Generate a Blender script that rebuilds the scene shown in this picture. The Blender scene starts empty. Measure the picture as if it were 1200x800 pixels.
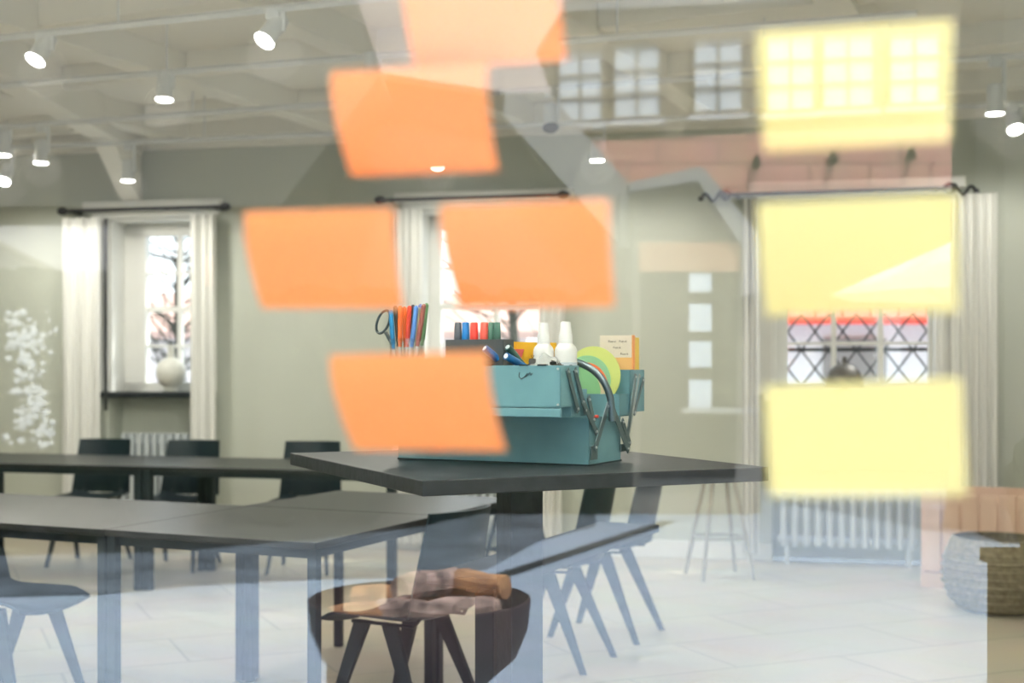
import bpy, bmesh, math, random
from mathutils import Vector, Matrix
random.seed(7)
R = math.radians
# ------------------------------------------------------------------ camera, sky, sun, exposure
F = 1550.0          # focal length in pixels of the 1200 px wide frame
HZ = 430.0          # row of the horizon
EYE = 1.33
scene = bpy.context.scene
cd = bpy.data.cameras.new('camera'); cam = bpy.data.objects.new('camera', cd)
scene.collection.objects.link(cam); scene.camera = cam
cam.location = (0, 0, EYE); cam.rotation_euler = (R(90), 0, 0)
cd.sensor_width = 36; cd.lens = F/1200*36; cd.shift_y = (HZ-400)/1200.0
cd.clip_start = 0.05; cd.clip_end = 300
cd.dof.use_dof = True; cd.dof.focus_distance = 3.3; cd.dof.aperture_fstop = 2.9
world = bpy.data.worlds.new('sky'); scene.world = world; world.use_nodes = True
bg = world.node_tree.nodes['Background']
bg.inputs[0].default_value = (0.87, 0.93, 1.0, 1); bg.inputs[1].default_value = 3.1
sd = bpy.data.lights.new('sun', 'SUN'); sd.energy = 5.5; sd.angle = R(3); sd.color = (1, .97, .93)
sun = bpy.data.objects.new('sun', sd); scene.collection.objects.link(sun)
SUN_FROM = Vector((0.62, 0.30, 0.95))
sun.rotation_euler = SUN_FROM.to_track_quat('Z', 'Y').to_euler()
vs = scene.view_settings
vs.view_transform = 'Standard'; vs.look = 'None'; vs.gamma = 1; vs.use_curve_mapping = False
vs.exposure = 0.36
LAMP_W = 26.0

# ------------------------------------------------------------------ helpers
C = scene.collection
def P(px, py, d):
    return Vector(((px-600)/F*d, d, EYE-(py-HZ)/F*d))
PHI = R(22)
T_ = Vector((math.cos(PHI), -math.sin(PHI), 0)); N_ = Vector((math.sin(PHI), math.cos(PHI), 0))
G0 = Vector((0, .933, 0))                                  # a point of the shop window's plane
def on_glass(px, py):
    dr = Vector(((px-600)/F, 1, -(py-HZ)/F)); o = Vector((0, 0, EYE))
    return o + dr*((G0-o).dot(N_)/dr.dot(N_))
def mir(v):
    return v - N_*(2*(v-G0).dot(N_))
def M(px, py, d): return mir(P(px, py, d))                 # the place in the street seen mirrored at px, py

def node_mat(name, col, rough=.6, metal=0, noise=None, scale=8, bump=0, spec=.5, alpha=None, emit=None, estr=0, trans=0, coat=0):
    m = bpy.data.materials.new(name); m.use_nodes = True
    nt = m.node_tree; b = nt.nodes['Principled BSDF']
    b.inputs['Base Color'].default_value = (*col, 1); b.inputs['Roughness'].default_value = rough
    b.inputs['Metallic'].default_value = metal; b.inputs['Specular IOR Level'].default_value = spec
    if coat: b.inputs['Coat Weight'].default_value = coat
    if trans: b.inputs['Transmission Weight'].default_value = trans
    if alpha is not None: b.inputs['Alpha'].default_value = alpha
    if emit: b.inputs['Emission Color'].default_value = (*emit, 1); b.inputs['Emission Strength'].default_value = estr
    if noise:
        tc = nt.nodes.new('ShaderNodeTexCoord'); n = nt.nodes.new('ShaderNodeTexNoise')
        n.inputs['Scale'].default_value = scale; n.inputs['Detail'].default_value = 6
        r = nt.nodes.new('ShaderNodeValToRGB')
        r.color_ramp.elements[0].position = .3; r.color_ramp.elements[1].position = .7
        r.color_ramp.elements[0].color = (*noise, 1); r.color_ramp.elements[1].color = (*col, 1)
        nt.links.new(tc.outputs['Object'], n.inputs['Vector']); nt.links.new(n.outputs['Fac'], r.inputs['Fac'])
        nt.links.new(r.outputs[0], b.inputs['Base Color'])
        if bump:
            bp = nt.nodes.new('ShaderNodeBump'); bp.inputs['Strength'].default_value = bump; bp.inputs['Distance'].default_value = .01
            nt.links.new(n.outputs['Fac'], bp.inputs['Height']); nt.links.new(bp.outputs[0], b.inputs['Normal'])
    return m

def brick_mat(name, c1, c2, mortar, bw, rh, msize, rough=.6, offset=.5, noise_amt=.1, rot=0, spec=.5, tip=0):
    m = bpy.data.materials.new(name); m.use_nodes = True; nt = m.node_tree; b = nt.nodes['Principled BSDF']
    tc = nt.nodes.new('ShaderNodeTexCoord'); mp = nt.nodes.new('ShaderNodeMapping'); mp.inputs['Rotation'].default_value = (tip, 0, rot)
    br = nt.nodes.new('ShaderNodeTexBrick'); br.offset = offset
    br.inputs['Color1'].default_value = (*c1, 1); br.inputs['Color2'].default_value = (*c2, 1); br.inputs['Mortar'].default_value = (*mortar, 1)
    br.inputs['Scale'].default_value = 1; br.inputs['Mortar Size'].default_value = msize
    br.inputs['Brick Width'].default_value = bw; br.inputs['Row Height'].default_value = rh
    n = nt.nodes.new('ShaderNodeTexNoise'); n.inputs['Scale'].default_value = 2.3; n.inputs['Detail'].default_value = 8
    mx = nt.nodes.new('ShaderNodeMixRGB'); mx.blend_type = 'MULTIPLY'; mx.inputs[0].default_value = noise_amt
    nt.links.new(tc.outputs['Object'], mp.inputs[0]); nt.links.new(mp.outputs[0], br.inputs['Vector']); nt.links.new(tc.outputs['Object'], n.inputs['Vector'])
    nt.links.new(br.outputs['Color'], mx.inputs[1]); nt.links.new(n.outputs['Color'], mx.inputs[2]); nt.links.new(mx.outputs[0], b.inputs['Base Color'])
    b.inputs['Roughness'].default_value = rough; b.inputs['Specular IOR Level'].default_value = spec
    return m

def glass_mat(name, r0, tint, power=5.0, top=.85):
    m = bpy.data.materials.new(name); m.use_nodes = True; nt = m.node_tree; nt.nodes.clear()
    out = nt.nodes.new('ShaderNodeOutputMaterial'); mix = nt.nodes.new('ShaderNodeMixShader')
    tr = nt.nodes.new('ShaderNodeBsdfTransparent'); tr.inputs[0].default_value = (*tint, 1)
    gl = nt.nodes.new('ShaderNodeBsdfGlossy'); gl.inputs['Roughness'].default_value = 0.0
    g = nt.nodes.new('ShaderNodeNewGeometry'); d = nt.nodes.new('ShaderNodeVectorMath'); d.operation = 'DOT_PRODUCT'
    a = nt.nodes.new('ShaderNodeMath'); a.operation = 'ABSOLUTE'
    s = nt.nodes.new('ShaderNodeMath'); s.operation = 'SUBTRACT'; s.inputs[0].default_value = 1
    p = nt.nodes.new('ShaderNodeMath'); p.operation = 'POWER'; p.inputs[1].default_value = power
    k = nt.nodes.new('ShaderNodeMath'); k.operation = 'MULTIPLY_ADD'; k.inputs[1].default_value = top; k.inputs[2].default_value = r0
    L = nt.links.new
    L(g.outputs['Normal'], d.inputs[0]); L(g.outputs['Incoming'], d.inputs[1]); L(d.outputs['Value'], a.inputs[0])
    L(a.outputs[0], s.inputs[1]); L(s.outputs[0], p.inputs[0]); L(p.outputs[0], k.inputs[0])
    L(k.outputs[0], mix.inputs[0]); L(tr.outputs[0], mix.inputs[1]); L(gl.outputs[0], mix.inputs[2]); L(mix.outputs[0], out.inputs[0])
    return m

def paper_mat(name, col, tl=.35):
    m = bpy.data.materials.new(name); m.use_nodes = True; nt = m.node_tree; b = nt.nodes['Principled BSDF']
    b.inputs['Base Color'].default_value = (*col, 1); b.inputs['Roughness'].default_value = .8; b.inputs['Specular IOR Level'].default_value = .2
    t = nt.nodes.new('ShaderNodeBsdfTranslucent'); t.inputs[0].default_value = (*col, 1)
    mix = nt.nodes.new('ShaderNodeMixShader'); mix.inputs[0].default_value = tl
    o = nt.nodes['Material Output']
    nt.links.new(b.outputs[0], mix.inputs[1]); nt.links.new(t.outputs[0], mix.inputs[2]); nt.links.new(mix.outputs[0], o.inputs[0])
    return m

def frame(origin, ang):                                     # matrix of a frame turned about z
    return Matrix.Translation(Vector(origin)) @ Matrix.Rotation(ang, 4, 'Z')

class MB:
    def __init__(s): s.bm = bmesh.new()
    def _add(s, fn, mat):
        b = bmesh.new(); fn(b); me = bpy.data.meshes.new('t'); 
        if mat is not None: b.transform(mat)
        b.to_mesh(me); b.free(); s.bm.from_mesh(me); bpy.data.meshes.remove(me)
    def box(s, x0, x1, y0, y1, z0, z1, mat=None, bev=0):
        def f(b):
            bmesh.ops.create_cube(b, size=1)
            for v in b.verts: v.co = Vector(((x0+x1)/2+v.co.x*(x1-x0), (y0+y1)/2+v.co.y*(y1-y0), (z0+z1)/2+v.co.z*(z1-z0)))
            if bev: bmesh.ops.bevel(b, geom=list(b.edges), offset=bev, segments=2, affect='EDGES', profile=.5)
        s._add(f, mat); return s
    def cyl(s, p0, p1, r0, r1=None, n=20, mat=None):
        p0 = Vector(p0); p1 = Vector(p1); r1 = r0 if r1 is None else r1
        def f(b):
            d = p1-p0; q = d.to_track_quat('Z', 'Y').to_matrix().to_4x4()
            bmesh.ops.create_cone(b, cap_ends=True, segments=n, radius1=r0, radius2=r1, depth=d.length, matrix=Matrix.Translation((p0+p1)/2) @ q)
        s._add(f, mat); return s
    def tube(s, pts, r, n=10, mat=None, flat=None):
        pts = [Vector(p) for p in pts]
        def f(b):
            rings = []; up = Vector((0, 0, 1)); prev = None
            for i, p in enumerate(pts):
                d = (pts[min(i+1, len(pts)-1)]-pts[max(i-1, 0)]).normalized()
                if prev is None: u = d.cross(up); u = u if u.length > .05 else d.cross(Vector((0, 1, 0)))
                else: u = prev-d*prev.dot(d)
                u.normalize(); prev = u.copy(); w = d.cross(u)
                rr = r[i] if isinstance(r, (list, tuple)) else r
                rings.append([b.verts.new(p+u*math.cos(2*math.pi*k/n)*rr+w*math.sin(2*math.pi*k/n)*rr*(flat or 1)) for k in range(n)])
            for a, c in zip(rings, rings[1:]):
                for k in range(n): b.faces.new((a[k], a[(k+1) % n], c[(k+1) % n], c[k]))
            b.faces.new(rings[0][::-1]); b.faces.new(rings[-1])
        s._add(f, mat); return s
    def lathe(s, prof, n=24, mat=None):
        def f(b):
            rings = [[b.verts.new((r*math.cos(2*math.pi*k/n), r*math.sin(2*math.pi*k/n), z)) for k in range(n)] for r, z in prof]
            for a, c in zip(rings, rings[1:]):
                for k in range(n): b.faces.new((a[k], a[(k+1) % n], c[(k+1) % n], c[k]))
            b.faces.new(rings[0][::-1]); b.faces.new(rings[-1])
        s._add(f, mat); return s
    def prism(s, front, back, mat=None):                    # two outlines with the same number of points
        def f(b):
            a = [b.verts.new(p) for p in front]; c = [b.verts.new(p) for p in back]; n = len(a)
            b.faces.new(a); b.faces.new(c[::-1])
            for k in range(n): b.faces.new((a[k], c[k], c[(k+1) % n], a[(k+1) % n]))
        s._add(f, mat); return s
    def grid(s, fn, nu, nv, th, mat=None):                  # a bent sheet with thickness: fn(u, v) -> (point, normal)
        def f(b):
            A = []; B = []
            for i in range(nu+1):
                ra = []; rb = []
                for j in range(nv+1):
                    p, nn = fn(i/nu, j/nv); p = Vector(p); nn = Vector(nn).normalized()
                    ra.append(b.verts.new(p+nn*th/2)); rb.append(b.verts.new(p-nn*th/2))
                A.append(ra); B.append(rb)
            for i in range(nu):
                for j in range(nv):
                    b.faces.new((A[i][j], A[i+1][j], A[i+1][j+1], A[i][j+1])); b.faces.new((B[i][j], B[i][j+1], B[i+1][j+1], B[i+1][j]))
            for i in range(nu):
                b.faces.new((A[i][0], B[i][0], B[i+1][0], A[i+1][0])); b.faces.new((A[i][nv], A[i+1][nv], B[i+1][nv], B[i][nv]))
            for j in range(nv):
                b.faces.new((A[0][j], A[0][j+1], B[0][j+1], B[0][j])); b.faces.new((A[nu][j], B[nu][j], B[nu][j+1], A[nu][j+1]))
        s._add(f, mat); return s
    def build(s, name, mat, parent=None, smooth=False):
        bmesh.ops.recalc_face_normals(s.bm, faces=list(s.bm.faces))
        me = bpy.data.meshes.new(name); s.bm.to_mesh(me); s.bm.free()
        if smooth:
            me.shade_smooth()
            try: me.set_sharp_from_angle(angle=R(40))
            except Exception: pass
        o = bpy.data.objects.new(name, me); C.objects.link(o)
        me.materials.append(mat)
        if parent: o.parent = parent
        return o

def tag(o, label=None, cat=None, group=None, kind=None):
    if label: o['label'] = label
    if cat: o['category'] = cat
    if group: o['group'] = group
    if kind: o['kind'] = kind
    return o
def struct(o, label=None): o['kind'] = 'structure'; return tag(o, label)
def empty(name, mat, label, cat, group=None):
    o = bpy.data.objects.new(name, None); C.objects.link(o); o.matrix_world = mat; o.empty_display_size = .1
    return tag(o, label, cat, group)
def kids(o): return [c for c in C.objects if c.parent == o]
def copy_tree(o, parent=None):
    c = o.copy(); C.objects.link(c)
    if parent: c.parent = parent
    for ch in kids(o): copy_tree(ch, c)
    return c

# ------------------------------------------------------------------ materials
m_wall = node_mat('plaster_wall', (.565, .59, .515), .9, noise=(.535, .56, .485), scale=1.5)
m_white = node_mat('white_paint', (.80, .80, .76), .5, noise=(.76, .76, .72), scale=3)
m_ceil = node_mat('ceiling_paint', (.90, .88, .82), .8, noise=(.88, .86, .79), scale=2)
m_floor = brick_mat('pale_limestone_floor', (.64, .57, .44), (.60, .54, .42), (.47, .42, .33), 1.1, .55, .008, .35, .5, .25, rot=R(-24))
m_black = node_mat('black_laminate', (.022, .025, .028), .34, noise=(.018, .02, .023), scale=5, spec=.2)
m_blackleg = node_mat('black_powder_coat', (.010, .018, .025), .5, spec=.3)
m_chair = node_mat('black_stained_plywood', (.006, .018, .027), .5, noise=(.004, .013, .02), scale=10, spec=.3)
m_barwood = node_mat('black_stained_oak', (.026, .029, .034), .40, noise=(.016, .018, .022), scale=25, bump=.2, spec=.2)
m_iron = node_mat('wrought_iron', (.02, .02, .022), .5)
m_curtain = node_mat('white_linen', (.80, .80, .76), .95)
m_rad = node_mat('radiator_enamel', (.56, .61, .63), .5)
m_glass = glass_mat('shop_window_glass', .085, (.965, .975, .965))
m_pane = glass_mat('window_pane_glass', .04, (.97, .98, .98))
m_frame = node_mat('window_frame_paint', (.25, .26, .26), .5)
m_orange = paper_mat('orange_paper', (1, .45, .16)); m_yellow = paper_mat('yellow_paper', (.96, .84, .42))
m_tool = node_mat('teal_hammered_steel', (.16, .34, .39), .38, .1, noise=(.11, .25, .30), scale=9, bump=.1)
m_tool2 = node_mat('teal_steel_inside', (.06, .12, .14), .5, .2)
m_link = node_mat('dark_steel_strap', (.10, .15, .17), .35, .5)
m_steel = node_mat('bright_steel', (.5, .53, .55), .3, .9)
m_tube = node_mat('grey_steel_tube', (.12, .16, .18), .28, .7)
m_red = node_mat('red_plastic', (.75, .06, .035), .35)

# ------------------------------------------------------------------ room shell
H = 3.2
def front(t, z=0, n=0): return G0 + T_*t + N_*n + Vector((0, 0, z))
F1 = front(-9); F2 = front(3.2); B2 = Vector((4.6, 9.5-.2235*4.6, 0)); B1 = Vector((-9.5, 9.5+.2235*9.5, 0))
up = Vector((0, 0, 1))
fl = [F1, F2, B2, B1]
floor_o = struct(MB().prism([p+up*0 for p in fl], [p-up*.12 for p in fl]).build('floor', m_floor))
struct(MB().prism([p+up*H for p in fl], [p+up*(H+.15) for p in fl]).build('ceiling', m_ceil))
def wall_piece(mb, a, b, z0, z1, th, out):
    mb.prism([a+up*z0, b+up*z0, b+up*z1, a+up*z1], [a+out*th+up*z0, b+out*th+up*z0, b+out*th+up*z1, a+out*th+up*z1])
# side walls
ml = MB(); wall_piece(ml, F1, B1, 0, H, .3, Vector((-1, .1, 0)).normalized()); struct(ml.build('wall_left', m_wall))
mr = MB(); wall_piece(mr, B2, F2, 0, H, .3, Vector((1, -.1, 0)).normalized()); struct(mr.build('wall_right', m_wall))
# front wall around the shop window (opening from t=-1.9 to 1.6, from the floor to 2.85)
GA, GB, GZ0, GZ1 = -1.9, 1.45, .06, 2.85
mf = MB(); MF = frame(G0, -PHI)
mf.box(-9, GA-.08, -.28, .02, 0, H, MF).box(GB+.08, 3.2, -.28, .02, 0, H, MF).box(GA-.08, GB+.08, -.28, .02, GZ1+.08, H, MF)
struct(mf.build('wall_front', m_wall))
wf = MB(); wf.box(GA-.08, GA, -.06, .03, 0, GZ1+.08, MF).box(GB, GB+.08, -.06, .03, 0, GZ1+.08, MF).box(GA, GB, -.06, .03, GZ1, GZ1+.08, MF).box(GA, GB, -.06, .03, 0, GZ0, MF)
wfo = struct(wf.build('window_1', m_frame))
gl = MB().box(GA, GB, -.006, 0, GZ0, GZ1, MF).build('window_glass', m_glass, wfo)

# rear wall: s runs along it from the point (0, 9.5)
PSI = math.atan(.2235); MR = frame((0, 9.5, 0), -PSI)
def sr(px):                                                  # pixel column to s
    k = (px-600)/F; Y = 9.5/(1+k*.2235); return k*Y/math.cos(PSI)
def dr_(px): return 9.5/(1+(px-600)/F*.2235)
def zr(px, py): return EYE-(py-HZ)/F*dr_(px)
wins = [(sr(128), sr(242)), (sr(492), sr(648)), (sr(905), sr(1100))]
ZB, ZT = 1.14, 2.47
mw = MB(); last = -10.0
for a, b in wins:
    mw.box(last, a, 0, .38, 0, H, MR); mw.box(a, b, 0, .38, ZT, H, MR); mw.box(a, b, .20, .38, 0, ZB, MR); last = b
mw.box(last, 5.0, 0, .38, 0, H, MR)
struct(mw.build('wall_rear', m_wall))
bb = MB(); last = -9.6
for a, b in wins:
    bb.box(last, a, -.02, 0, 0, .12, MR, .004); last = b
bb.box(last, 4.5, -.02, 0, 0, .12, MR, .004); struct(bb.build('baseboard_rear', m_white))
co = MB().box(-9.6, 4.6, -.10, 0, H-.14, H, MR, .01).box(-9.6, 4.6, -.05, 0, H-.22, H-.14, MR, .01); struct(co.build('trim_1', m_ceil))
for i, (a, b) in enumerate(wins):
    w = MB(); y0, y1 = .20, .27
    side = .20 if i == 0 else .10
    w.box(a, a+side, y0, y1, ZB, ZT, MR).box(b-.05, b, y0, y1, ZB, ZT, MR).box(a, b, y0, y1, ZT-.12, ZT, MR).box(a, b, y0, y1, ZB, ZB+.07, MR)
    w.box(a-.09, a, -.03, 0, ZB, ZT+.09, MR, .006).box(b, b+.09, -.03, 0, ZB, ZT+.09, MR, .006).box(a-.12, b+.12, -.05, 0, ZT, ZT+.11, MR, .008)
    w.box(a, a+.02, 0, .2, ZB, ZT, MR).box(b-.02, b, 0, .2, ZB, ZT, MR).box(a, b, 0, .2, ZT-.02, ZT, MR)
    fr = struct(w.build('window_%d' % (i+2), m_white))
    mu = MB(); ga, gb = a+side, b-.05; n = 2 if i != 2 else 3
    for k in range(1, n): x = ga+(gb-ga)*k/n; mu.box(x-.018, x+.018, .215, .255, ZB+.07, ZT-.12, MR)
    for k in range(1, 4): z = ZB+.07+(ZT-ZB-.19)*k/4; mu.box(ga, gb, .22, .25, z-(.022 if k == 2 else .010), z+(.022 if k == 2 else .010), MR)
    mu.build('glazing_bar', m_white, fr)
    MB().box(ga, gb, .232, .238, ZB+.07, ZT-.12, MR).build('pane', m_pane, fr)
    MB().box(a-.05, b+.05, -.06, .2, ZB-.045, ZB, MR, .006).build('sill', m_barwood if i == 0 else m_white, fr)
    MB().box(a-.16, b+.16, -.12, -.051, ZT+.045, ZT+.12, MR, .006).build('pelmet', m_white, fr)
    if i == 2:                                               # diamond security grille
        g = MB()
        nx = 5; w_ = (gb-ga)/nx
        for k in range(nx+1): x = ga+k*w_; g.cyl((x, .30, ZB+.55), (x, .30, ZT-.12), .008, n=8, mat=MR)
        for k in range(nx):
            x = ga+k*w_; 
            for z0 in (ZB+.05, ZB+.31):
                g.cyl((x, .30, z0+.13), (x+w_/2, .30, z0+.26), .007, n=8, mat=MR).cyl((x+w_/2, .30, z0+.26), (x+w_, .30, z0+.13), .007, n=8, mat=MR)
                g.cyl((x, .30, z0+.13), (x+w_/2, .30, z0), .007, n=8, mat=MR).cyl((x+w_/2, .30, z0), (x+w_, .30, z0+.13), .007, n=8, mat=MR)
        g.box(ga, gb, .29, .31, ZB+.30, ZB+.325, MR)
        g.build('security_grille', m_iron, fr)

# ceiling timbers
PH2 = R(24); t2 = Vector((math.cos(PH2), -math.sin(PH2), 0)); n2 = Vector((math.sin(PH2), math.cos(PH2), 0))
MC = frame((0, 6.5, 0), -PH2)
def in_room(x, y): return y < 9.5-.2235*x-.02
cb = MB()
for k in range(-5, 4):                                       # long timbers running away from the shop window
    x = k*1.3+.2; y = -3.5
    p = Vector((0, 6.5, 0))+t2*x
    L = (9.5-.2235*p.x-p.y)/(n2.y+.2235*n2.x)
    cb.box(x-.08, x+.08, -4.2, L-.05, H-.17, H+.01, MC, .006)
struct(cb.build('trim_2', m_ceil), 'long ceiling timbers')
cr = MB()
for k in range(-3, 3):
    y = k*1.2+.5
    for j in range(-5, 3):
        x0, x1 = j*1.3+.28, (j+1)*1.3+.12
        q = Vector((0, 6.5, 0))+t2*x1+n2*(y+.1)
        if in_room(q.x+.0, q.y+.15) and x1 < 4.2: cr.box(x0, x1, y-.05, y+.05, H-.13, H+.01, MC, .005)
struct(cr.build('trim_3', m_ceil), 'short cross timbers between the ceiling timbers')
gm = MB(); gm.box(-2.98, -2.80, 3.5, 10.05, H-.26, H, None, .008); gm.prism([(-2.96, 9.3, H-.26), (-2.96, 10.08, H-.26), (-2.96, 10.08, H-.62), (-2.96, 9.9, H-.55)], [(-2.82, 9.3, H-.26), (-2.82, 10.08, H-.26), (-2.82, 10.08, H-.62), (-2.82, 9.9, H-.55)])
struct(gm.build('trim_4', m_ceil), 'deep girder on a corbel')

# ------------------------------------------------------------------ the street, mirrored in the shop window
m_pave = brick_mat('pale_granite_paving', (.56, .67, .82), (.51, .62, .77), (.41, .50, .60), .9, .45, .01, .8, .5, .12, spec=.2)
m_asph = node_mat('dark_cobbles', (.06, .068, .07), .9, noise=(.04, .045, .045), scale=20, spec=.05)
m_hedge = node_mat('hedge_leaves', (.022, .036, .022), .9, noise=(.008, .015, .009), scale=9, bump=.6, spec=.0)
m_beige = node_mat('beige_render', (.30, .27, .21), .9, noise=(.27, .245, .19), scale=.8, spec=.1)
m_grey = node_mat('grey_render', (.33, .315, .28), .9, noise=(.30, .285, .25), scale=.8, spec=.1)
m_darkwood = node_mat('dark_stained_boards', (.030, .031, .026), .9, noise=(.02, .021, .018), scale=4, spec=.0)
m_grey2 = node_mat('dark_grey_render', (.08, .082, .075), .9, spec=.05)
m_mid = node_mat('haze_grey_render', (.17, .165, .15), .9, noise=(.155, .15, .135), scale=.8, spec=.05)  # tone raised so its reflection lays a pale haze over the ceiling
m_barge = node_mat('pale_grey_boards', (.40, .40, .40), .8, spec=.1)
m_tile = brick_mat('red_clay_tiles', (.92, .47, .38), (.84, .40, .32), (.6, .3, .25), .55, .30, .02, .9, .5, .25, spec=.1, tip=R(90))
m_pink = node_mat('pale_pink_sunlit_roofing', (.86, .72, .68), .9, noise=(.80, .66, .62), scale=1, spec=.1)
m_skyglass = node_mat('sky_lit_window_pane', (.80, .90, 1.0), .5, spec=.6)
m_offwhite = node_mat('white_render', (.66, .66, .68), .9, spec=.1)
m_peach = node_mat('peach_render', (.55, .30, .18), .9, spec=.1)
m_bark = node_mat('bark', (.10, .095, .08), .95, noise=(.06, .055, .045), scale=14, bump=.8, spec=.1)

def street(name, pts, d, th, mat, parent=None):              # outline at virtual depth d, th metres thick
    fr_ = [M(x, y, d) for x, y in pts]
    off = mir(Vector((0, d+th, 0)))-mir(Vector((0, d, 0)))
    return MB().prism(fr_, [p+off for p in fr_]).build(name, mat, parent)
def gy(d): return HZ+F*EYE/d                                 # row where the ground lies at depth d
# ground
def gpoly(name, vp, z0, z1, mat):
    a = [mir(Vector((x, y, z0))) for x, y in vp]; return MB().prism([p+up*(z1-z0) for p in a], a).build(name, mat)
tag(struct(MB().box(-60, 60, -60, 60, -.20, -.125).build('ground', m_asph)), 'dark cobbles')
pave = struct(gpoly('pavement', [(-6, .78+2.6), (6, .78-2.4), (9, 14.5), (.95, 14.5), (.70, 11.1), (.20, 10.1), (-.17, 8.7), (-.57, 8.4), (-1.25, 8.3), (-1.9, 8.1), (-2.4, 7.75), (-6, 7.2)], -.12, -.004, m_pave))

gp = [(-6, 7.25), (-2.4, 7.8), (-1.9, 8.15), (-1.25, 8.35), (-.57, 8.45), (-.17, 8.75), (.20, 10.15), (.70, 11.15), (.95, 14.5), (-.8, 11.0), (-1.5, 10.3), (-2.4, 9.6), (-6, 8.9)]
a_ = [mir(Vector((x, y, -.006))) for x, y in gp]
struct(MB().prism(a_, [p-up*.11 for p in a_]).build('pavement', node_mat('edge_fade_paving', (.26, .31, .37), .85, noise=(.12, .14, .16), scale=1.6, spec=.1)))  # mid-tone strip whose colour softens the edge of the bright reflection
_a, _b = Vector((-.75, 7.0, 0)), Vector((1.35, 11.4, 0)); _w = Vector((.05, -.024, 0))
strip_pts = [mir(v) for v in (_a-_w, _a+_w, _b+_w, _b-_w)]
tag(MB().prism([p+up*.006 for p in strip_pts], [p-up*.05 for p in strip_pts]).build('reflection_line', m_asph), 'dark line added across the bright paving to darken the reflection below the bar table', 'dark_strip')  # dark strip added to draw a dark line into the reflection

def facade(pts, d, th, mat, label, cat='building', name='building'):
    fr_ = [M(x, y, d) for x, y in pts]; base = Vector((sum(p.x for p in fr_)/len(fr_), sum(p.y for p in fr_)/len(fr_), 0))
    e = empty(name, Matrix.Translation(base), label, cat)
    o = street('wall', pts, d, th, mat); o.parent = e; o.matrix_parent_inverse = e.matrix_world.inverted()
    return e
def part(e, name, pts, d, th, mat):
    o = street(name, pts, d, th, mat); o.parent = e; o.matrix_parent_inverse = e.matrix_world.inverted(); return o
# tall beige house with white windows and the red tiled lean-to
eb = facade([(560, gy(21)), (1700, gy(21)), (1700, -260), (560, -170)], 21, 4, m_beige, 'tall beige house with white sash windows mirrored in the shop window')
def house_window(e, x0, x1, y0, y1, d, cols=2, rows=3, sl=-.045):
    f = lambda x, y: (x, y+(x-x0)*sl)
    fr_ = part(e, 'window', [f(x0-4, y0-4), f(x1+4, y0-4), f(x1+4, y1+3), f(x0-4, y1+3)], d-.06, .12, m_beige)
    g = part(e, 'pane', [f(x0, y0), f(x1, y0), f(x1, y1), f(x0, y1)], d-.10, .06, m_skyglass)
    bars = MB()
    off = mir(Vector((0, d+.04, 0)))-mir(Vector((0, d, 0)))
    segs = []
    for k in range(cols+1): x = x0+(x1-x0)*k/cols; segs.append([f(x-1, y0), f(x+1, y0), f(x+1, y1), f(x-1, y1)])
    for k in range(rows+1): y = y0+(y1-y0)*k/rows; segs.append([f(x0, y-.9), f(x1, y-.9), f(x1, y+.9), f(x0, y+.9)])
    for s_ in segs:
        a = [M(x, y, d-.16) for x, y in s_]; bars.prism(a, [p+off for p in a])
    b = bars.build('glazing_bar', m_grey); b.parent = e; b.matrix_parent_inverse = e.matrix_world.inverted()
    s = part(e, 'sill', [f(x0-6, y1+3), f(x1+6, y1+3), f(x1+6, y1+10), f(x0-6, y1+10)], d-.25, .3, m_offwhite)
for x0, x1, y0, y1 in ((655, 706, 62, 142), (720, 774, 55, 138), (814, 871, 47, 131), (900, 955, 43, 130), (965, 1025, 41, 126), (1044, 1102, 40, 122), (1190, 1250, 34, 116)):
    house_window(eb, x0, x1, y0, y1, 21)
part(eb, 'cornice', [(560, 8), (1700, -48), (1700, -38), (560, 18)], 20.8, .4, m_barge)
el = facade([(700, gy(17)), (1700, gy(17)), (1700, 205), (700, 232)], 17, 3, m_darkwood, 'dark low annex under a red clay tile roof mirrored in the shop window')
part(el, 'roof', [(690, 166), (1700, 118), (1700, 210), (700, 234)], 16.7, .3, m_tile)
for x in (888, 978, 1070):
    part(el, 'roof_vent', [(x-5, 194-(x-888)*.05), (x, 180-(x-888)*.05), (x+5, 194-(x-888)*.05)], 16.5, .25, m_darkwood)
part(el, 'gutter', [(705, 230), (1700, 202), (1700, 210), (705, 238)], 16.5, .15, m_barge)
# gabled dark house, small gable
e1 = facade([(250, gy(13)), (745, gy(13)), (745, 290), (592, 112), (430, 82), (250, 70)], 13, 2.5, m_mid, 'mid grey gable house with wide pale bargeboards mirrored in the shop window', name='gable_house')
part(e1, 'bargeboard', [(592, 108), (642, 108), (752, 232), (752, 290), (730, 290), (590, 135)], 12.6, .35, m_barge)
part(e1, 'roof', [(333, -60), (700, -60), (628, 60), (646, 108), (592, 108), (437, 84)], 12.7, .3, m_pink)
part(e1, 'verge', [(325, -6), (335, -6), (446, 82), (432, 84)], 12.5, .15, m_grey)
part(e1, 'corner_post', [(727, 225), (754, 215), (754, 290), (727, 290)], 12.3, .3, m_barge)
e2 = facade([(740, gy(12)), (892, gy(12)), (892, 286), (820, 200), (742, 214)], 12, .9, m_grey, 'small grey gable house beside the red tiled annex mirrored in the shop window', name='gable_house')
part(e2, 'bargeboard', [(738, 214), (820, 195), (826, 198), (890, 275), (890, 345), (870, 345), (870, 288), (819, 212), (738, 224)], 11.7, .3, m_barge)
part(e2, 'dark_boarding', [(752, 290), (866, 290), (862, 560), (752, 560)], 11.9, .1, m_darkwood)
part(e2, 'peach_panel', [(750, 284), (868, 284), (868, 318), (750, 318)], 11.78, .12, m_peach)
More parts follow.
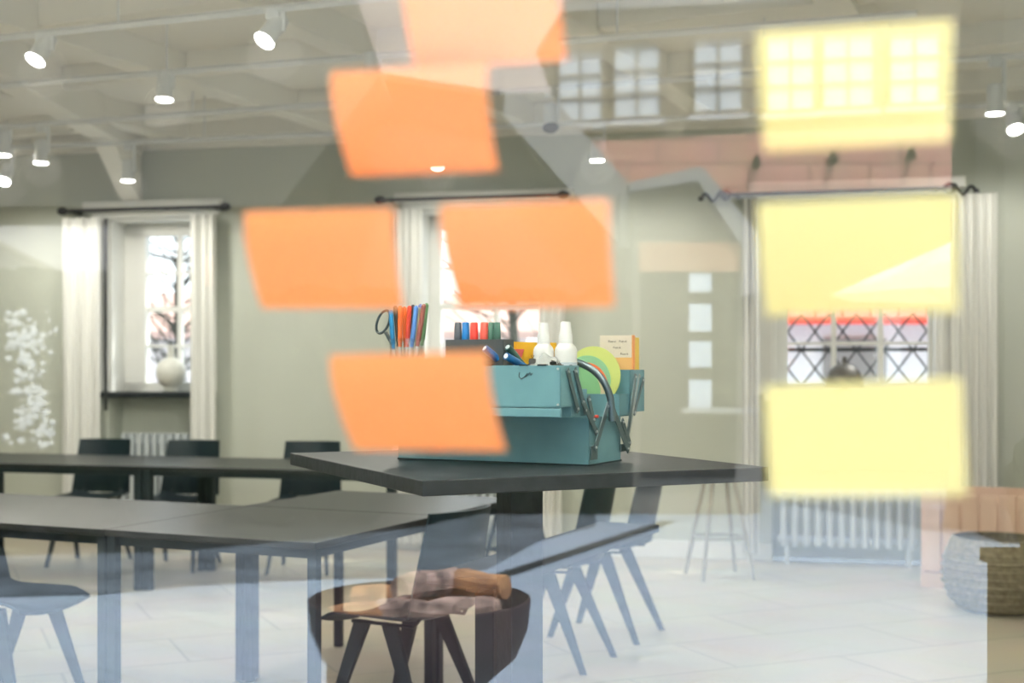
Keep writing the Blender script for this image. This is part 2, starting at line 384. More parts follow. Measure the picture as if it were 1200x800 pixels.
for k, (y0, y1) in enumerate(((320, 342), (356, 388), (400, 430), (445, 478))):
    part(e2, 'pane', [(808, y0), (834, y0), (834, y1), (808, y1)], 11.8, .06, m_skyglass)
part(e2, 'ledge', [(800, 478), (885, 478), (885, 484), (800, 484)], 11.7, .15, m_barge)
# overhang added to tone the reflection at the left, pale house beneath it
e3 = facade([(-420, 244), (330, 240), (445, 90), (325, -260), (-420, -260)], 11, 1.5, m_mid, 'grey overhanging block added to tone the reflection over the left window', name='added_overhang')
e4 = facade([(-420, gy(19)), (76, gy(19)), (76, 244), (-60, 200), (-420, 200)], 19, 2, m_offwhite, 'white rendered house with a slanting verge mirrored at the far left')
part(e4, 'verge', [(-60, 262), (0, 284), (78, 322), (78, 330), (0, 292), (-60, 270)], 18.8, .2, m_grey)
e6 = facade([(84, gy(23)), (600, gy(23)), (600, 235), (84, 235)], 23, 1, m_darkwood, 'long dark wall added to block the mirrored sky far behind the left notes', name='sky_blocker')  # dark wall added to keep sky brightness out of the left reflection
e7 = facade([(1177, gy(10)), (1330, gy(10)), (1330, -120), (1177, -120)], 10, .6, m_grey2, 'tall dark grey slab added to darken the reflection at the right edge beside the tree trunk', 'dark_slab', 'dark_slab')  # slab added to keep the reflection dark right of the trunk
e5 = facade([(238, gy(18)), (282, gy(18)), (282, 296), (238, 300)], 18, 2, m_peach, 'narrow peach house mirrored beside the left curtain')
# hedges
def hedge(x0, x1, ytop, d, label, th=1.2, holes=0):
    a = mir(Vector(((x0-600)/F*d, d, 0))); w = (x1-x0)/F*d; h = EYE+(HZ-ytop)/F*d
    ang = math.atan2(-T_.y, T_.x)
    mb = MB(); rnd = random.Random(int(x0)+5)
    xa = (x0-600)/F*d
    def fn(u, v):
        # closed bumpy ring around the section, u along, v around
        a_ = v*2*math.pi; cx, cz = math.cos(a_), math.sin(a_)
        s = (abs(cx)**4+abs(cz)**4)**-.25
        b = 1+.06*math.sin(u*w*9+a_*3)+.05*math.sin(u*w*23+a_*7)+.03*rnd.random()
        p = Vector((xa+u*w, d+th/2+cx*s*th/2*b, h/2+cz*s*h/2*b))
        n = Vector((0, cx, cz)); q = mir(p); 
        return q, mir(p+n)-q
    mb.grid(fn, 60, 28, .05)
    base = mir(Vector((xa+w/2, d+th/2, 0)))
    e = empty('hedge', Matrix.Translation(base), label, 'hedge')
    o = mb.build('foliage', m_hedge); o.parent = e; o.matrix_parent_inverse = e.matrix_world.inverted()
    return e
h1 = hedge(-250, 98, 328, 10.5, 'bushy dark hedge mirrored at the far left above the tables')
h2 = hedge(130, 742, 348, 11.9, 'long clipped dark hedge mirrored behind the toolbox', .7)
# bright sky gaps in the left hedge, put in as small white lumps
m_gap = node_mat('sky_gap_white', (.78, .80, .84), .8, spec=.1)
rr = random.Random(3); bl = MB()
for k in range(170):
    x = rr.gauss(0, 1); y = rr.random(); px = 22+y*28+x*9; py = 365+y*160
    if rr.random() < .25: px = 8+rr.random()*60
    c = M(px, py, 10.25); r = .008+rr.random()*.026
    bl.lathe([(r*.1, -r), (r*.8, -r*.6), (r, 0), (r*.8, r*.6), (r*.1, r)], 8, Matrix.Translation(c))
o = bl.build('sky_gap', m_gap); o.parent = h1; o.matrix_parent_inverse = h1.matrix_world.inverted(); o['kind'] = 'stuff'
# tree trunk mirrored at the right
tp = [P(1145, gy(11), 11), P(1145, 560, 11), P(1145, 420, 11), P(1141, 280, 11), P(1142, 150, 11), P(1150, 20, 11), P(1165, -150, 11)]
te = empty('tree', Matrix.Translation(mir(tp[0])), 'grey tree trunk mirrored beside the right hand curtain', 'tree')
o = MB().tube([mir(p) for p in tp], [.27, .23, .21, .18, .18, .165, .13], 16).build('trunk', m_bark, smooth=True); o.parent = te; o.matrix_parent_inverse = te.matrix_world.inverted()
o = MB().tube([mir(P(1150, 20, 11)), mir(P(1240, -60, 10.9)), mir(P(1330, -200, 11.6))], [.1, .08, .05], 10).build('branch', m_bark, smooth=True); o.parent = te; o.matrix_parent_inverse = te.matrix_world.inverted()
o = MB().tube([mir(P(1155, -40, 11)), mir(P(1110, -140, 11.2))], [.1, .06], 10).build('branch', m_bark, smooth=True); o.parent = te; o.matrix_parent_inverse = te.matrix_world.inverted()
# parasol mirrored at the right
m_canvas = node_mat('white_canvas', (.75, .77, .80), .9, spec=.1)
pc = P(1165, 262, 13); pe = empty('parasol', Matrix.Translation(mir(Vector((pc.x, pc.y, 0)))), 'white market parasol mirrored behind the yellow notes', 'parasol')
cp = MB(); q0 = mir(pc)
n8 = 8; rim = [mir(Vector((pc.x+1.6*math.cos(2*math.pi*k/n8), pc.y+1.6*math.sin(2*math.pi*k/n8), pc.z-.70))) for k in range(n8)]
def fnp(u, v):
    k = u*n8; i = int(k) % n8; f_ = k-int(k); r_ = rim[i].lerp(rim[(i+1) % n8], f_) if u < 1 else rim[0]
    return q0.lerp(r_, .02+.98*v), Vector((0, 0, 1))
cp.grid(fnp, 32, 6, .012); o = cp.build('canopy', m_canvas); o.parent = pe; o.matrix_parent_inverse = pe.matrix_world.inverted()
b_ = mir(Vector((pc.x, pc.y, 0)))
o = MB().cyl(b_, (q0.x, q0.y, q0.z+.05), .03).build('pole', m_barge); o.parent = pe; o.matrix_parent_inverse = pe.matrix_world.inverted()
o = MB().lathe([(.05, .12), (.08, .10), (.30, .07), (.32, 0)][::-1], 24, Matrix.Translation(b_)).build('base', m_grey); o.parent = pe; o.matrix_parent_inverse = pe.matrix_world.inverted()
for k in range(n8):
    o = MB().cyl((q0.x, q0.y, q0.z-1.1), q0.lerp(rim[k], .6), .012, n=8).build('rib', m_barge); o.parent = pe; o.matrix_parent_inverse = pe.matrix_world.inverted()

# planter with a clipped shrub, mirrored at the lower right edge
pl = P(1297, 655, 4.6); pb_ = Vector((pl.x, pl.y, 0)); pm = mir(pb_); pz = pl.z
pla = empty('planter', frame(pm, -2*PHI), 'dark wooden planter box with a clipped round shrub mirrored at the lower right edge', 'planter')
MB().box(-.31, .31, -.3, .3, 0, pz, None, .006).box(-.33, .33, -.32, .32, pz-.05, pz, None, .004).build('box', m_darkwood, pla)
sh = MB()
def fns(u, v):
    a_, b_ = u*2*math.pi, (v-.5)*math.pi*.98
    k = 1+.05*math.sin(9*a_+5*b_)+.04*math.sin(17*a_-11*b_)
    q = Vector((math.cos(a_)*math.cos(b_), math.sin(a_)*math.cos(b_), math.sin(b_)))
    return Vector((0, 0, pz+.22))+q*.315*k, q
sh.grid(fns, 48, 24, .01); sh.build('shrub', m_hedge, pla)

# fire bowl with logs
m_rust = node_mat('rusty_brown_steel', (.085, .045, .05), .7, .1, noise=(.06, .032, .036), scale=6)
bc = P(493, HZ+F*EYE/4.7, 4.7); bw = mir(Vector((bc.x, bc.y, 0)))
be = empty('fire_bowl', Matrix.Translation(bw), 'round rust brown steel fire bowl mirrored in the lower middle of the shop window', 'fire bowl')
prof = [(.10, .20), (.25, .225), (.345, .31), (.385, .41), (.395, .51), (.385, .515), (.375, .41), (.335, .32), (.24, .24), (.09, .215)]
MB().lathe(prof, 40).build('bowl', m_rust, be, True)
for k in range(3):
    a = k*2.094+.3
    MB().prism([(math.cos(a)*.22, math.sin(a)*.22, .30), (math.cos(a)*.33, math.sin(a)*.33, .34), (math.cos(a)*.34, math.sin(a)*.34, 0), (math.cos(a)*.27, math.sin(a)*.27, 0)],
               [(math.cos(a+.12)*.22, math.sin(a+.12)*.22, .30), (math.cos(a+.12)*.33, math.sin(a+.12)*.33, .34), (math.cos(a+.12)*.34, math.sin(a+.12)*.34, 0), (math.cos(a+.12)*.27, math.sin(a+.12)*.27, 0)]).build('leg', m_rust, be)
m_log = node_mat('split_birch', (.90, .64, .56), .85, noise=(.16, .11, .10), scale=16, bump=.4, spec=.1)
m_log2 = node_mat('orange_birch', (.85, .45, .22), .85, noise=(.40, .20, .12), scale=14, spec=.1)
rr = random.Random(11)
tdir = mir(Vector((1, 0, 0)))-mir(Vector((0, 0, 0))); ddir = mir(Vector((0, 1, 0)))-mir(Vector((0, 0, 0)))
for k, (u, v, z, a, L) in enumerate(((-.16, -.12, .47, .5, .30), (.0, -.14, .48, -.3, .28), (.15, -.08, .48, .6, .28), (-.08, .08, .49, -.2, .34), (.10, .12, .49, .3, .34), (.03, .0, .56, .9, .30), (.2, .05, .55, -.5, .24))):
    c = bw+tdir*u+ddir*v+up*z; dv = tdir*math.cos(a)+ddir*math.sin(a)
    p0, p1 = c-dv*L/2, c+dv*L/2
    tag(MB().tube([p0, p0.lerp(p1, .3)+up*.006, p0.lerp(p1, .7)-up*.004, p1], [.045, .05, .047, .044], 9).build('firewood_log', m_log if k % 3 else m_log2, smooth=False),
        'split birch log in the fire bowl, ' + ['front left', 'front middle', 'front right', 'back left', 'back right', 'topmost, in the middle', 'upper right'][k], 'log', 'logs in the fire bowl')

# ------------------------------------------------------------------ behind the rear windows
m_far = node_mat('pale_far_render', (.80, .72, .68), .9, noise=(.7, .6, .56), scale=.7, spec=.1)
fb = empty('building', Matrix.Translation((-3, 17.5, 0)), 'pale pink house beyond the rear windows', 'building')
MB().box(-9, 3.2, 0, 3, 0, 1.75).build('wall', m_far, fb)
MB().prism([(-9.2, -.3, 1.7), (3.4, -.3, 1.7), (3.4, 1.5, 2.3), (-9.2, 1.5, 2.3)], [(-9.2, -.3, 1.8), (3.4, -.3, 1.8), (3.4, 1.5, 2.4), (-9.2, 1.5, 2.4)]).build('roof', node_mat('faded_tiles', (.55, .36, .30), .9), fb)
for x in (-7.6, -5.2, -2.6, -.2, 1.8):
    w_ = MB().box(x-.45, x+.45, -.05, .02, .5, 1.5).build('window', m_offwhite, fb)
    MB().box(x-.38, x+.38, -.08, -.04, .58, 1.42).build('pane', m_skyglass, w_)
fb2 = empty('building', Matrix.Translation((5.2, 17, 0)), 'white house with a red striped awning beyond the right rear window', 'building')
MB().box(-4.4, 6, 0, 3, 0, 2.5).build('wall', m_white, fb2)
MB().prism([(-3.3, -.9, 1.95), (3, -.9, 1.95), (3, 0, 2.25), (-3.3, 0, 2.25)], [(-3.3, -.9, 1.85), (3, -.9, 1.85), (3, 0, 2.15), (-3.3, 0, 2.15)]).build('awning', m_red, fb2)
for x in (-2.4, -.8, .8, 2.2):
    w_ = MB().box(x-.4, x+.4, -.05, .02, .4, 1.7).build('window', m_grey, fb2)
def bare_tree(x, y, label, seed):
    e = empty('bare_tree', Matrix.Translation((x, y, -.125)), label, 'tree', None)
    rn = random.Random(seed)
    MB().tube([(0, 0, 0), (.05, 0, 1.2), (.0, .05, 2.2), (.08, 0, 3.6)], [.08, .06, .045, .03], 10).build('trunk', m_bark, e, True)
    br = MB()
    for k in range(80):
        z = 1.0+rn.random()*2.6; a = rn.random()*6.28; L = .6+rn.random()*1.2
        p = Vector((.03, 0, z)); pts = [p]
        for s in range(4):
            p = p+Vector((math.cos(a)*L/4, math.sin(a)*L/4, L/4*(.2+rn.random()*.8))); a += rn.uniform(-.6, .6); pts.append(p)
        br.tube(pts, [.014, .010, .008, .006, .004], 6)
    br.build('branches', m_bark, e)
bare_tree(-3.6, 14.2, 'bare tree outside the left rear window', 1); bare_tree(.0, 14.6, 'bare tree outside the middle rear window', 2)
struct(MB().box(-30, 30, 12.2, 45, -.125, -.02).build('rear_yard', m_pave))

# ------------------------------------------------------------------ curtains, rods
def curtain(pa, pb, label, z0=.06, z1=2.47, group='white linen curtains at the rear windows'):
    a, b = sr(pa), sr(pb); mb = MB(); n = max(3, int((b-a)/.055))
    def fn(u, v):
        ph = u*n*2*math.pi
        return (MR @ Vector((a+(b-a)*u, -.13+.024*math.sin(ph)+.01*math.sin(ph*.5+v*3), z0+(z1-z0)*v))), MR.to_3x3() @ Vector((-.8*math.cos(ph), -1, 0))
    mb.grid(fn, n*10, 8, .004)
    return tag(mb.build('curtain', m_curtain, smooth=True), label, 'curtain', group)
curtain(84, 128, 'white curtain left of the left rear window')
curtain(232, 262, 'white curtain right of the left rear window')
curtain(466, 500, 'white curtain left of the middle rear window, behind the pens')
curtain(636, 662, 'white curtain right of the middle rear window, above the spray bottles')
curtain(872, 890, 'narrow white curtain left of the right rear window')
curtain(1112, 1166, 'wide white curtain right of the right rear window')
def rod(pa, pb, pya, pyb, label, curl=False, drop=None):
    za, zb = zr(pa, pya), zr(pb, pyb); z = (za+zb)/2
    e = empty('curtain_rod', MR @ Matrix.Translation((sr(pa), -.13, z)), label, 'curtain rod', 'black curtain rods')
    L = sr(pb)-sr(pa)
    MB().cyl((0, 0, 0), (L, 0, 0), .013, n=12).build('rod', m_iron, e, True)
    for x, s in ((0, -1), (L, 1)):
        f = MB()
        if curl:
            pts = [(x+s*t_*.16, -.0, .03*math.sin(t_*9)-.02*t_) for t_ in [i/14 for i in range(15)]]
            f.tube(pts, .012, 8).lathe([(.004, -.045), (.04, -.02), (.045, 0), (.04, .02), (.004, .045)], 12, Matrix.Translation((x, 0, 0)))
            f.lathe([(.004, -.02), (.02, -.01), (.02, .01), (.004, .02)], 10, Matrix.Translation((x+s*.17, 0, -.02)))
        else:
            f.lathe([(.006, -.045), (.025, -.03), (.034, 0), (.025, .03), (.006, .045)], 14, Matrix.Translation((x, 0, 0)) @ Matrix.Rotation(R(90), 4, 'Y'))
        f.build('finial', m_iron, e, True)
        MB().box(x-s*.08-.012, x-s*.08+.012, 0, .13, -.015, .015).build('bracket', m_iron, e)
    return e
rod(84, 272, 247, 247, 'black curtain rod over the left rear window')
rod(452, 664, 239, 229, 'black curtain rod over the middle rear window, behind the orange notes')
rod(852, 1110, 234, 221, 'black wrought curtain rod with curled finials over the right rear window', True)
tag(MB().cyl(MR @ Vector((sr(131), -.09, 1.0)), MR @ Vector((sr(131), -.09, 2.46)), .014, n=10).build('draw_rod', m_iron), 'thin black draw rod hanging beside the left rear window', 'draw rod')

# radiators
def radiator(pa, pb, y, z0, z1, label, step=.06):
    a, b = sr(pa), sr(pb)
    e = empty('radiator', MR @ Matrix.Translation((a, y, 0)), label, 'radiator', None)
    L = b-a; n = int(L/step)
    for k in range(n):
        x = (k+.5)*L/n
        MB().box(x-.02, x+.02, -.055, .055, z0, z1, None, .012).build('column', m_rad, e)
    MB().box(0, L, -.02, .02, z0+.03, z0+.07, None, .006).build('header', m_rad, e)
    MB().box(0, L, -.02, .02, z1-.08, z1-.04, None, .006).build('header', m_rad, e)
    for x in (.06, L-.06): MB().box(x-.015, x+.015, -.03, .03, 0, z0+.05).build('foot', m_rad, e)
radiator(136, 236, .10, .10, .82, 'ribbed white radiator under the left rear window')
radiator(500, 640, .10, .10, .82, 'ribbed white radiator under the middle rear window')
radiator(912, 1074, -.12, .12, .52, 'low pale blue white radiator under the right rear window', .075)

# round lamp on the left window sill
ls = MR @ Vector((sr(196), .06, ZB))
le = empty('vase', Matrix.Translation(ls), 'round white ceramic vase with a narrow neck on the left window sill', 'vase')
m_cer = node_mat('white_ceramic', (.70, .70, .64), .35)
MB().lathe([(.05, 0), (.06, .015), (.045, .03), (.09, .07), (.115, .13), (.11, .19), (.075, .24), (.03, .265), (.024, .34), (.03, .36)], 28).build('body', m_cer, le, True)
lw = MR @ Vector((sr(990), .06, ZB))
le = empty('table_lamp', Matrix.Translation(lw), 'dark domed table lamp on the right window sill', 'lamp')
MB().lathe([(.07, 0), (.07, .015), (.015, .03), (.012, .08)], 20).build('base', m_iron, le, True)
MB().lathe([(.13, .04), (.128, .10), (.11, .16), (.07, .20), (.02, .22), (.015, .26)], 28).build('shade', node_mat('dark_bronze', (.12, .11, .10), .5, .3), le, True)

# ------------------------------------------------------------------ tables
Pc = Vector((-.66, 4.44, 0))
def table(loc, L, W, h, label, ang, th=.024, leg=.036, group='black meeting tables'):
    e = empty('meeting_table', frame(loc, ang), label, 'table', group)
    MB().box(0, L, 0, W, h-th, h, None, .003).build('tabletop', m_black, e)
    MB().box(.03, L-.03, .03, .05, h-th-.035, h-th).box(.03, L-.03, W-.05, W-.03, h-th-.035, h-th).box(.03, .05, .05, W-.05, h-th-.035, h-th).box(L-.05, L-.03, .05, W-.05, h-th-.035, h-th).build('frame', m_blackleg, e)
    for x in (.004, L-.004-leg):
        for y in (.01, W-.01-leg):
            MB().box(x, x+leg, y, y+leg, 0, h-th, None, .003).build('leg', m_blackleg, e)
    return e
def tp2(t, n): return Pc + t2*t + n2*n
table(tp2(-.90, 0), .90, .90, .74, 'black meeting table forming the corner of the L', -PH2)
table(tp2(-2.70, 0), 1.798, .90, .74, 'black meeting table running left from the corner table', -PH2)
table(tp2(-.93, .91), .93, .75, .74, 'black meeting table behind the corner table, reaching under the bar table', -PH2)
bk = Vector((-1.28, 7.62, 0)); ab = R(15)
table(bk-Vector((math.cos(ab), -math.sin(ab), 0))*.96, 1.6, .85, .74, 'black meeting table in the back row left of the bar table', -ab, leg=.05)
table(bk-Vector((math.cos(ab), -math.sin(ab), 0))*2.562, 1.6, .85, .74, 'black meeting table in the back row at the left edge', -ab, leg=.05)

nt_ = Vector((.553, 4.96, 0))
sh_ = empty('side_table', frame(nt_-n2*1.42-t2*.24, -PH2), 'long narrow black side table passing behind the bar table column', 'table')
MB().box(0, .24, 0, 1.42, .712, .74, None, .003).build('tabletop', node_mat('matt_black_linoleum', (.03, .034, .04), .7, noise=(.024, .028, .033), scale=5, spec=.1), sh_)
MB().box(.09, .15, .13, .19, .01, .712, None, .003).build('column', m_blackleg, sh_)
MB().box(.0, .24, .02, .30, 0, .012, None, .003).build('base_plate', m_blackleg, sh_)
MB().box(.10, .14, .05, .9, .69, .712, None, .003).build('rail', m_blackleg, sh_)

# bar table
ba = math.atan2(.40, .84)
A = Vector((-.197, 2.91, 0)); BL, BW = .95, 1.045
bt = empty('bar_table', frame(A, ba), 'tall black square bar table carrying the teal toolbox', 'table')
MB().box(0, .93, 0, 1.045, 1.045, 1.08, None, .0025).build('tabletop', m_barwood, bt)
MB().box(.43, .525, .45, .545, .01, 1.045, None, .003).build('column', m_barwood, bt)
MB().box(.33, .63, .35, .65, 1.035, 1.046, None, .002).build('mounting_plate', m_blackleg, bt)
MB().box(.2, .76, .22, .78, 0, .012, None, .004).build('base_plate', m_blackleg, bt)

# ------------------------------------------------------------------ chairs
def make_chair():
    e = empty('chair', Matrix.Identity(4), 'x', 'chair')
    def seat(u, v):
        x = (u-.5)*.40; y = -.19+v*.40
        z = .435+.025*(2*u-1)**2-.03*max(0, (v-.75)/.25)**2+.02*max(0, (.2-v)/.2)**2
        return (x, y, z), (-.25*(2*u-1), 0, 1)
    MB().grid(seat, 10, 12, .012).build('seat', m_chair, e, True)
    def back(u, v):
        x = (u-.5)*(.42-.05*v); z = .465+v*.365
        y = -.235-.075*v+.05*(2*u-1)**2
        return (x, y, z), (-.5*(2*u-1), 1, .2)
    MB().grid(back, 12, 8, .012).build('backrest', m_chair, e, True)
    for s in (-1, 1):
        for (ya, yf) in ((.06, .20), (-.06, -.25)):
            a = Vector((s*.155, ya, .43)); f = Vector((s*.205, yf, 0)); w = Vector((0, .034, 0)); w2 = Vector((0, .013, 0)); d = Vector((s*.018, 0, 0))
            MB().prism([a-w, a+w, f+w2, f-w2], [a-w-d, a+w-d, f+w2-d, f-w2-d]).build('leg', m_blackleg, e)
        MB().tube([(s*.155, .10, .425), (s*.15, -.17, .43), (s*.13, -.222, .50), (s*.12, -.262, .70)], .011, 8, flat=.6).build('back_support', m_blackleg, e)
    return e
ch0 = make_chair(); used = []
def chair(x, y, face, label, group):                         # face: heading of the sitter, 0 = +y, counter-clockwise
    c = ch0 if not used else copy_tree(ch0); used.append(c)
    c.location = (x, y, 0); c.rotation_euler = (0, 0, face); tag(c, label, 'chair', group)
    return c
g = 'black plywood chairs behind the back row'
def behind(px, d): return ((px-600)/F*d, d)
chair(*behind(103, 8.95), R(172), 'black plywood chair behind the back row of tables, leftmost of three', g)
chair(*behind(208, 8.80), R(170), 'black plywood chair behind the back row of tables, middle of three', g)
chair(*behind(356, 8.65), R(176), 'black plywood chair behind the back row of tables, just left of the bar table', g)
chair(-1.93, 5.22-.12, R(-110), 'black plywood chair seen from the side at the left edge in front of the tables', None)
g = 'black plywood chairs on the right side of the L of tables'
chair(-.40, 4.80, R(57), 'black plywood chair turned to the corner table, just left of the bar table column', g)
chair(.16, 6.0, R(66), 'black plywood chair right of the bar table column, the nearer of the two pale ones', g)
chair(.45, 6.62, R(66), 'black plywood chair right of the bar table column, the farther of the two pale ones', g)

# bar stools
def stool(x, y, h, mat, label, ang=0):
    e = empty('bar_stool', frame((x, y, 0), ang), label, 'stool')
    MB().lathe([(.02, h-.03), (.16, h-.03), (.175, h-.015), (.17, h), (.02, h-.005)], 24).build('seat', mat, e, True)
    for k in range(4):
        a = k*math.pi/2+.78
        MB().cyl((math.cos(a)*.09, math.sin(a)*.09, h-.03), (math.cos(a)*.24, math.sin(a)*.24, 0), .015, .012, 10).build('leg', mat, e, True)
    f = .62; r_ = .09+.15*f; z = (h-.03)*(1-f)
    mb = MB()
    for k in range(4):
        a = k*math.pi/2+.78; b = a+math.pi/2
        mb.cyl((math.cos(a)*r_, math.sin(a)*r_, z), (math.cos(b)*r_, math.sin(b)*r_, z), .009, n=8)
    mb.build('footrest', mat, e)
m_greywood = node_mat('grey_beige_wood', (.36, .34, .28), .7)
stool(*behind(843, 8.4), .70, m_greywood, 'grey beige bar stool right of the bar table against the rear wall', .2)
stool(*behind(606, 8.0), .62, m_chair, 'black bar stool behind the bar table column', .5)

# box, basket, bench at the right
m_ply = node_mat('pale_pink_pine', (.82, .60, .47), .6, noise=(.76, .54, .41), scale=3)
m_bask = node_mat('woven_seagrass', (.30, .26, .17), .9, noise=(.17, .145, .09), scale=40, bump=.8)
ex = empty('wooden_crate', frame((2.48, 8.02, 0), R(-24)), 'pale pine slatted box on the floor at the right', 'crate')
MB().box(0, 1.0, 0, .45, 0, .05).box(0, 1.0, .43, .45, .05, .58).box(0, .02, 0, .43, .05, .58).box(.98, 1.0, 0, .43, .05, .58).build('body', m_ply, ex)
fp = MB()
for k in range(9): fp.box(.02+k*.107, .02+k*.107+.095, -.018, 0, .10, .57, None, .004)
fp.box(0, 1.0, -.022, 0, 0, .09, None, .004).build('slatted_front', m_ply, ex)
bs = empty('basket', Matrix.Translation((2.66, 7.25, 0)), 'round woven seagrass basket in front of the pine box', 'basket')
MB().lathe([(.18, 0), (.25, .05), (.285, .15), (.28, .30), (.24, .40), (.225, .40), (.26, .29), (.265, .15), (.23, .06), (.17, .02)], 32).build('body', m_bask, bs, True)
ri = MB()
for k in range(9):
    z = .03+k*.042; r_ = [.22, .255, .275, .288, .29, .288, .282, .266, .245][k]
    ri.tube([(r_*math.cos(a*math.pi/16), r_*math.sin(a*math.pi/16), z) for a in range(33)], .009, 6)
ri.build('weave_bands', m_bask, bs)

# ------------------------------------------------------------------ track lights
m_lampw = node_mat('white_lamp_metal', (.75, .77, .78), .4)
m_bulb = node_mat('lit_lens', (1, 1, 1), .5, emit=(1, .97, .92), estr=9)
m_off = node_mat('dark_lens', (.03, .03, .035), .3)
rails = [((-3.1, 6.55), (1.2, 4.98), 2.9), ((-3.4, 7.55), (1.8, 5.88), 2.9), ((-4.4, 9.66), (3.2, 7.85), 2.9), ((-4.2, 8.95), (3.2, 6.45), 2.9)]
rn_ = ['track rail over the nearest visible lamps at the upper left', 'track rail behind the first one, over the middle spotlight', 'track rail closest to the rear wall', 'track rail third from the shop window']
for (a, b, z), lb in zip(rails, rn_):
    e = MB().tube([(a[0], a[1], z), (b[0], b[1], z)], .018, 4).cyl((a[0]*.7+b[0]*.3, a[1]*.7+b[1]*.3, z), (a[0]*.7+b[0]*.3, a[1]*.7+b[1]*.3, H), .006, n=8).cyl((a[0]*.25+b[0]*.75, a[1]*.25+b[1]*.75, z), (a[0]*.25+b[0]*.75, a[1]*.25+b[1]*.75, H), .006, n=8).build('light_track', m_lampw)
    tag(e, 'white '+lb, 'light track', 'ceiling light tracks')
def lamp(px, py, ri_, label, tilt=(0, 0), on=True, spot=True, up_=False):
    (ax, ay), (bx, by), z = rails[ri_]
    k = (px-600)/F; s = (by-ay)/(bx-ax); Y = (ay-s*ax)/(1-s*k); X = k*Y
    zl = EYE-(py-HZ)/F*Y
    e = empty('track_spotlight', Matrix.Translation((X, Y, z)), label, 'spotlight', 'white track spotlights')
    hz = zl-z
    MB().box(-.03, .03, -.018, .018, -.05, .005, None, .004).box(.035, .055, -.012, .012, min(hz+.06, -.03), -.01, None, .003).build('mount', m_lampw, e)
    if up_: tilt = (180, 0)
    rot = Matrix.Translation((0, 0, hz+.07)) @ Matrix.Rotation(R(tilt[0]), 4, 'X') @ Matrix.Rotation(R(tilt[1]), 4, 'Y')
    MB().lathe([(.030, .075), (.040, .07), (.042, -.06), (.050, -.075), (.046, -.074)], 24, rot).build('head', m_lampw, e, True)
    MB().lathe([(.045, -.0755), (.044, -.080)], 24, rot).build('lens', m_bulb if on else m_off, e)
    if spot and on:
        ld = bpy.data.lights.new('spot', 'SPOT'); ld.energy = LAMP_W; ld.spot_size = R(178); ld.spot_blend = .35; ld.shadow_soft_size = .12; ld.color = (1, .95, .88)
        lo = bpy.data.objects.new('spot', ld); C.objects.link(lo); lo.parent = e
        lo.matrix_local = Matrix.Translation((0, 0, hz-.04))
        if up_:
            ld.energy = 190; lo.matrix_local = Matrix.Translation((0, 0, hz+.17)) @ Matrix.Rotation(R(180), 4, 'X')  # added upward fill that bounces off the ceiling
lamp(50, 74, 0, 'bright tilted track spotlight at the upper left corner', (-28, 18))
lamp(320, 53, 0, 'bright tilted track spotlight left of the top orange note', (-30, 25))
lamp(193, 116, 1, 'track spotlight pointing straight down, between and below the two tilted ones', (-6, 0))
lamp(435, 95, 1, 'track spotlight glowing through the upper orange note', (0, 0))
lamp(150, 211, 2, 'small track spotlight above the left rear window')
lamp(7, 215, 2, 'small round bright track spotlight at the left edge', (-35, 0))
lamp(513, 196, 2, 'small bright track spotlight just below the upper orange note', (-35, 0))
lamp(700, 187, 2, 'small track spotlight right of the orange notes, next to the slanting board')
lamp(1187, 155, 2, 'small bright track spotlight at the right edge, lower of two', (-35, 0))
lamp(48, 190, 3, 'small track spotlight left of the one above the window')
lamp(4, 181, 3, 'faint small track spotlight cut by the left edge')
lamp(645, 152, 3, 'unlit small track spotlight with a dark lens', (-30, 0), on=False)
lamp(1166, 132, 3, 'small track spotlight at the right edge, upper of two')
# added tracks above the frame, their unseen lamps brightening the room and ceiling
for j, (a, b) in enumerate((((-4.6, 5.2), (1.9, 2.6)), ((-4.0, 3.4), (2.2, .95)))):
    e = MB().tube([(a[0], a[1], 2.9), (b[0], b[1], 2.9)], .018, 4).cyl(((a[0]+b[0])/2, (a[1]+b[1])/2, 2.9), ((a[0]+b[0])/2, (a[1]+b[1])/2, H), .006, n=8).build('light_track', m_lampw)
    tag(e, ['added white track rail over the L of tables', 'added white track rail beside the shop window'][j], 'light track', 'ceiling light tracks')
    rails.append((a, b, 2.9))
    for f_ in (.12, .37, .63, .88):
        X = a[0]+(b[0]-a[0])*f_; Y = a[1]+(b[1]-a[1])*f_; px = 600+X/Y*F; py = HZ-(2.78-EYE)/Y*F
        lamp(px, py, len(rails)-1, 'added fill spotlight out of sight %s, %s along its rail' % (['over the L of tables', 'beside the shop window'][j], {.12: 'first', .37: 'second', .63: 'third', .88: 'last'}[f_]), up_=(j == 1 or f_ in (.37, .88)))

# ------------------------------------------------------------------ sticky notes on the inside of the pane
def note(TL, TR, mat, label, group, cv=(.030, .030), name='sticky_note', hh=.076):
    a = on_glass(*TL); b = on_glass(*TR); off = N_*.0012
    mb = MB(); side = (b-a); dn = -up*hh
    nrm = side.normalized(); dn = (dn-nrm*dn.dot(nrm)).normalized()*hh
    def fn(u, v):
        k = cv[0]*(1-u)+cv[1]*u
        w = max(0, (v-.15)/.85)
        cz = k*w**1.5
        return a+side*u+dn*v*(1-.04*w)+off+N_*cz, -N_+up*.3*w
    mb.grid(fn, 8, 16, .0003)
    return tag(mb.build(name, mat, smooth=True), label, 'sticky note', group)
go, gye = 'orange sticky notes on the shop window', 'yellow sticky notes on the shop window'
note((470, -48), (655, -62), m_orange, 'topmost orange sticky note, cut by the top edge of the frame', go, (.03, .024))
note((387, 84), (571, 73), m_orange, 'orange sticky note in the upper middle, below the one cut by the frame', go, (.036, .024))
note((286, 248), (461, 243), m_orange, 'leftmost orange sticky note, over the left part of the middle row', go, (.026, .018))
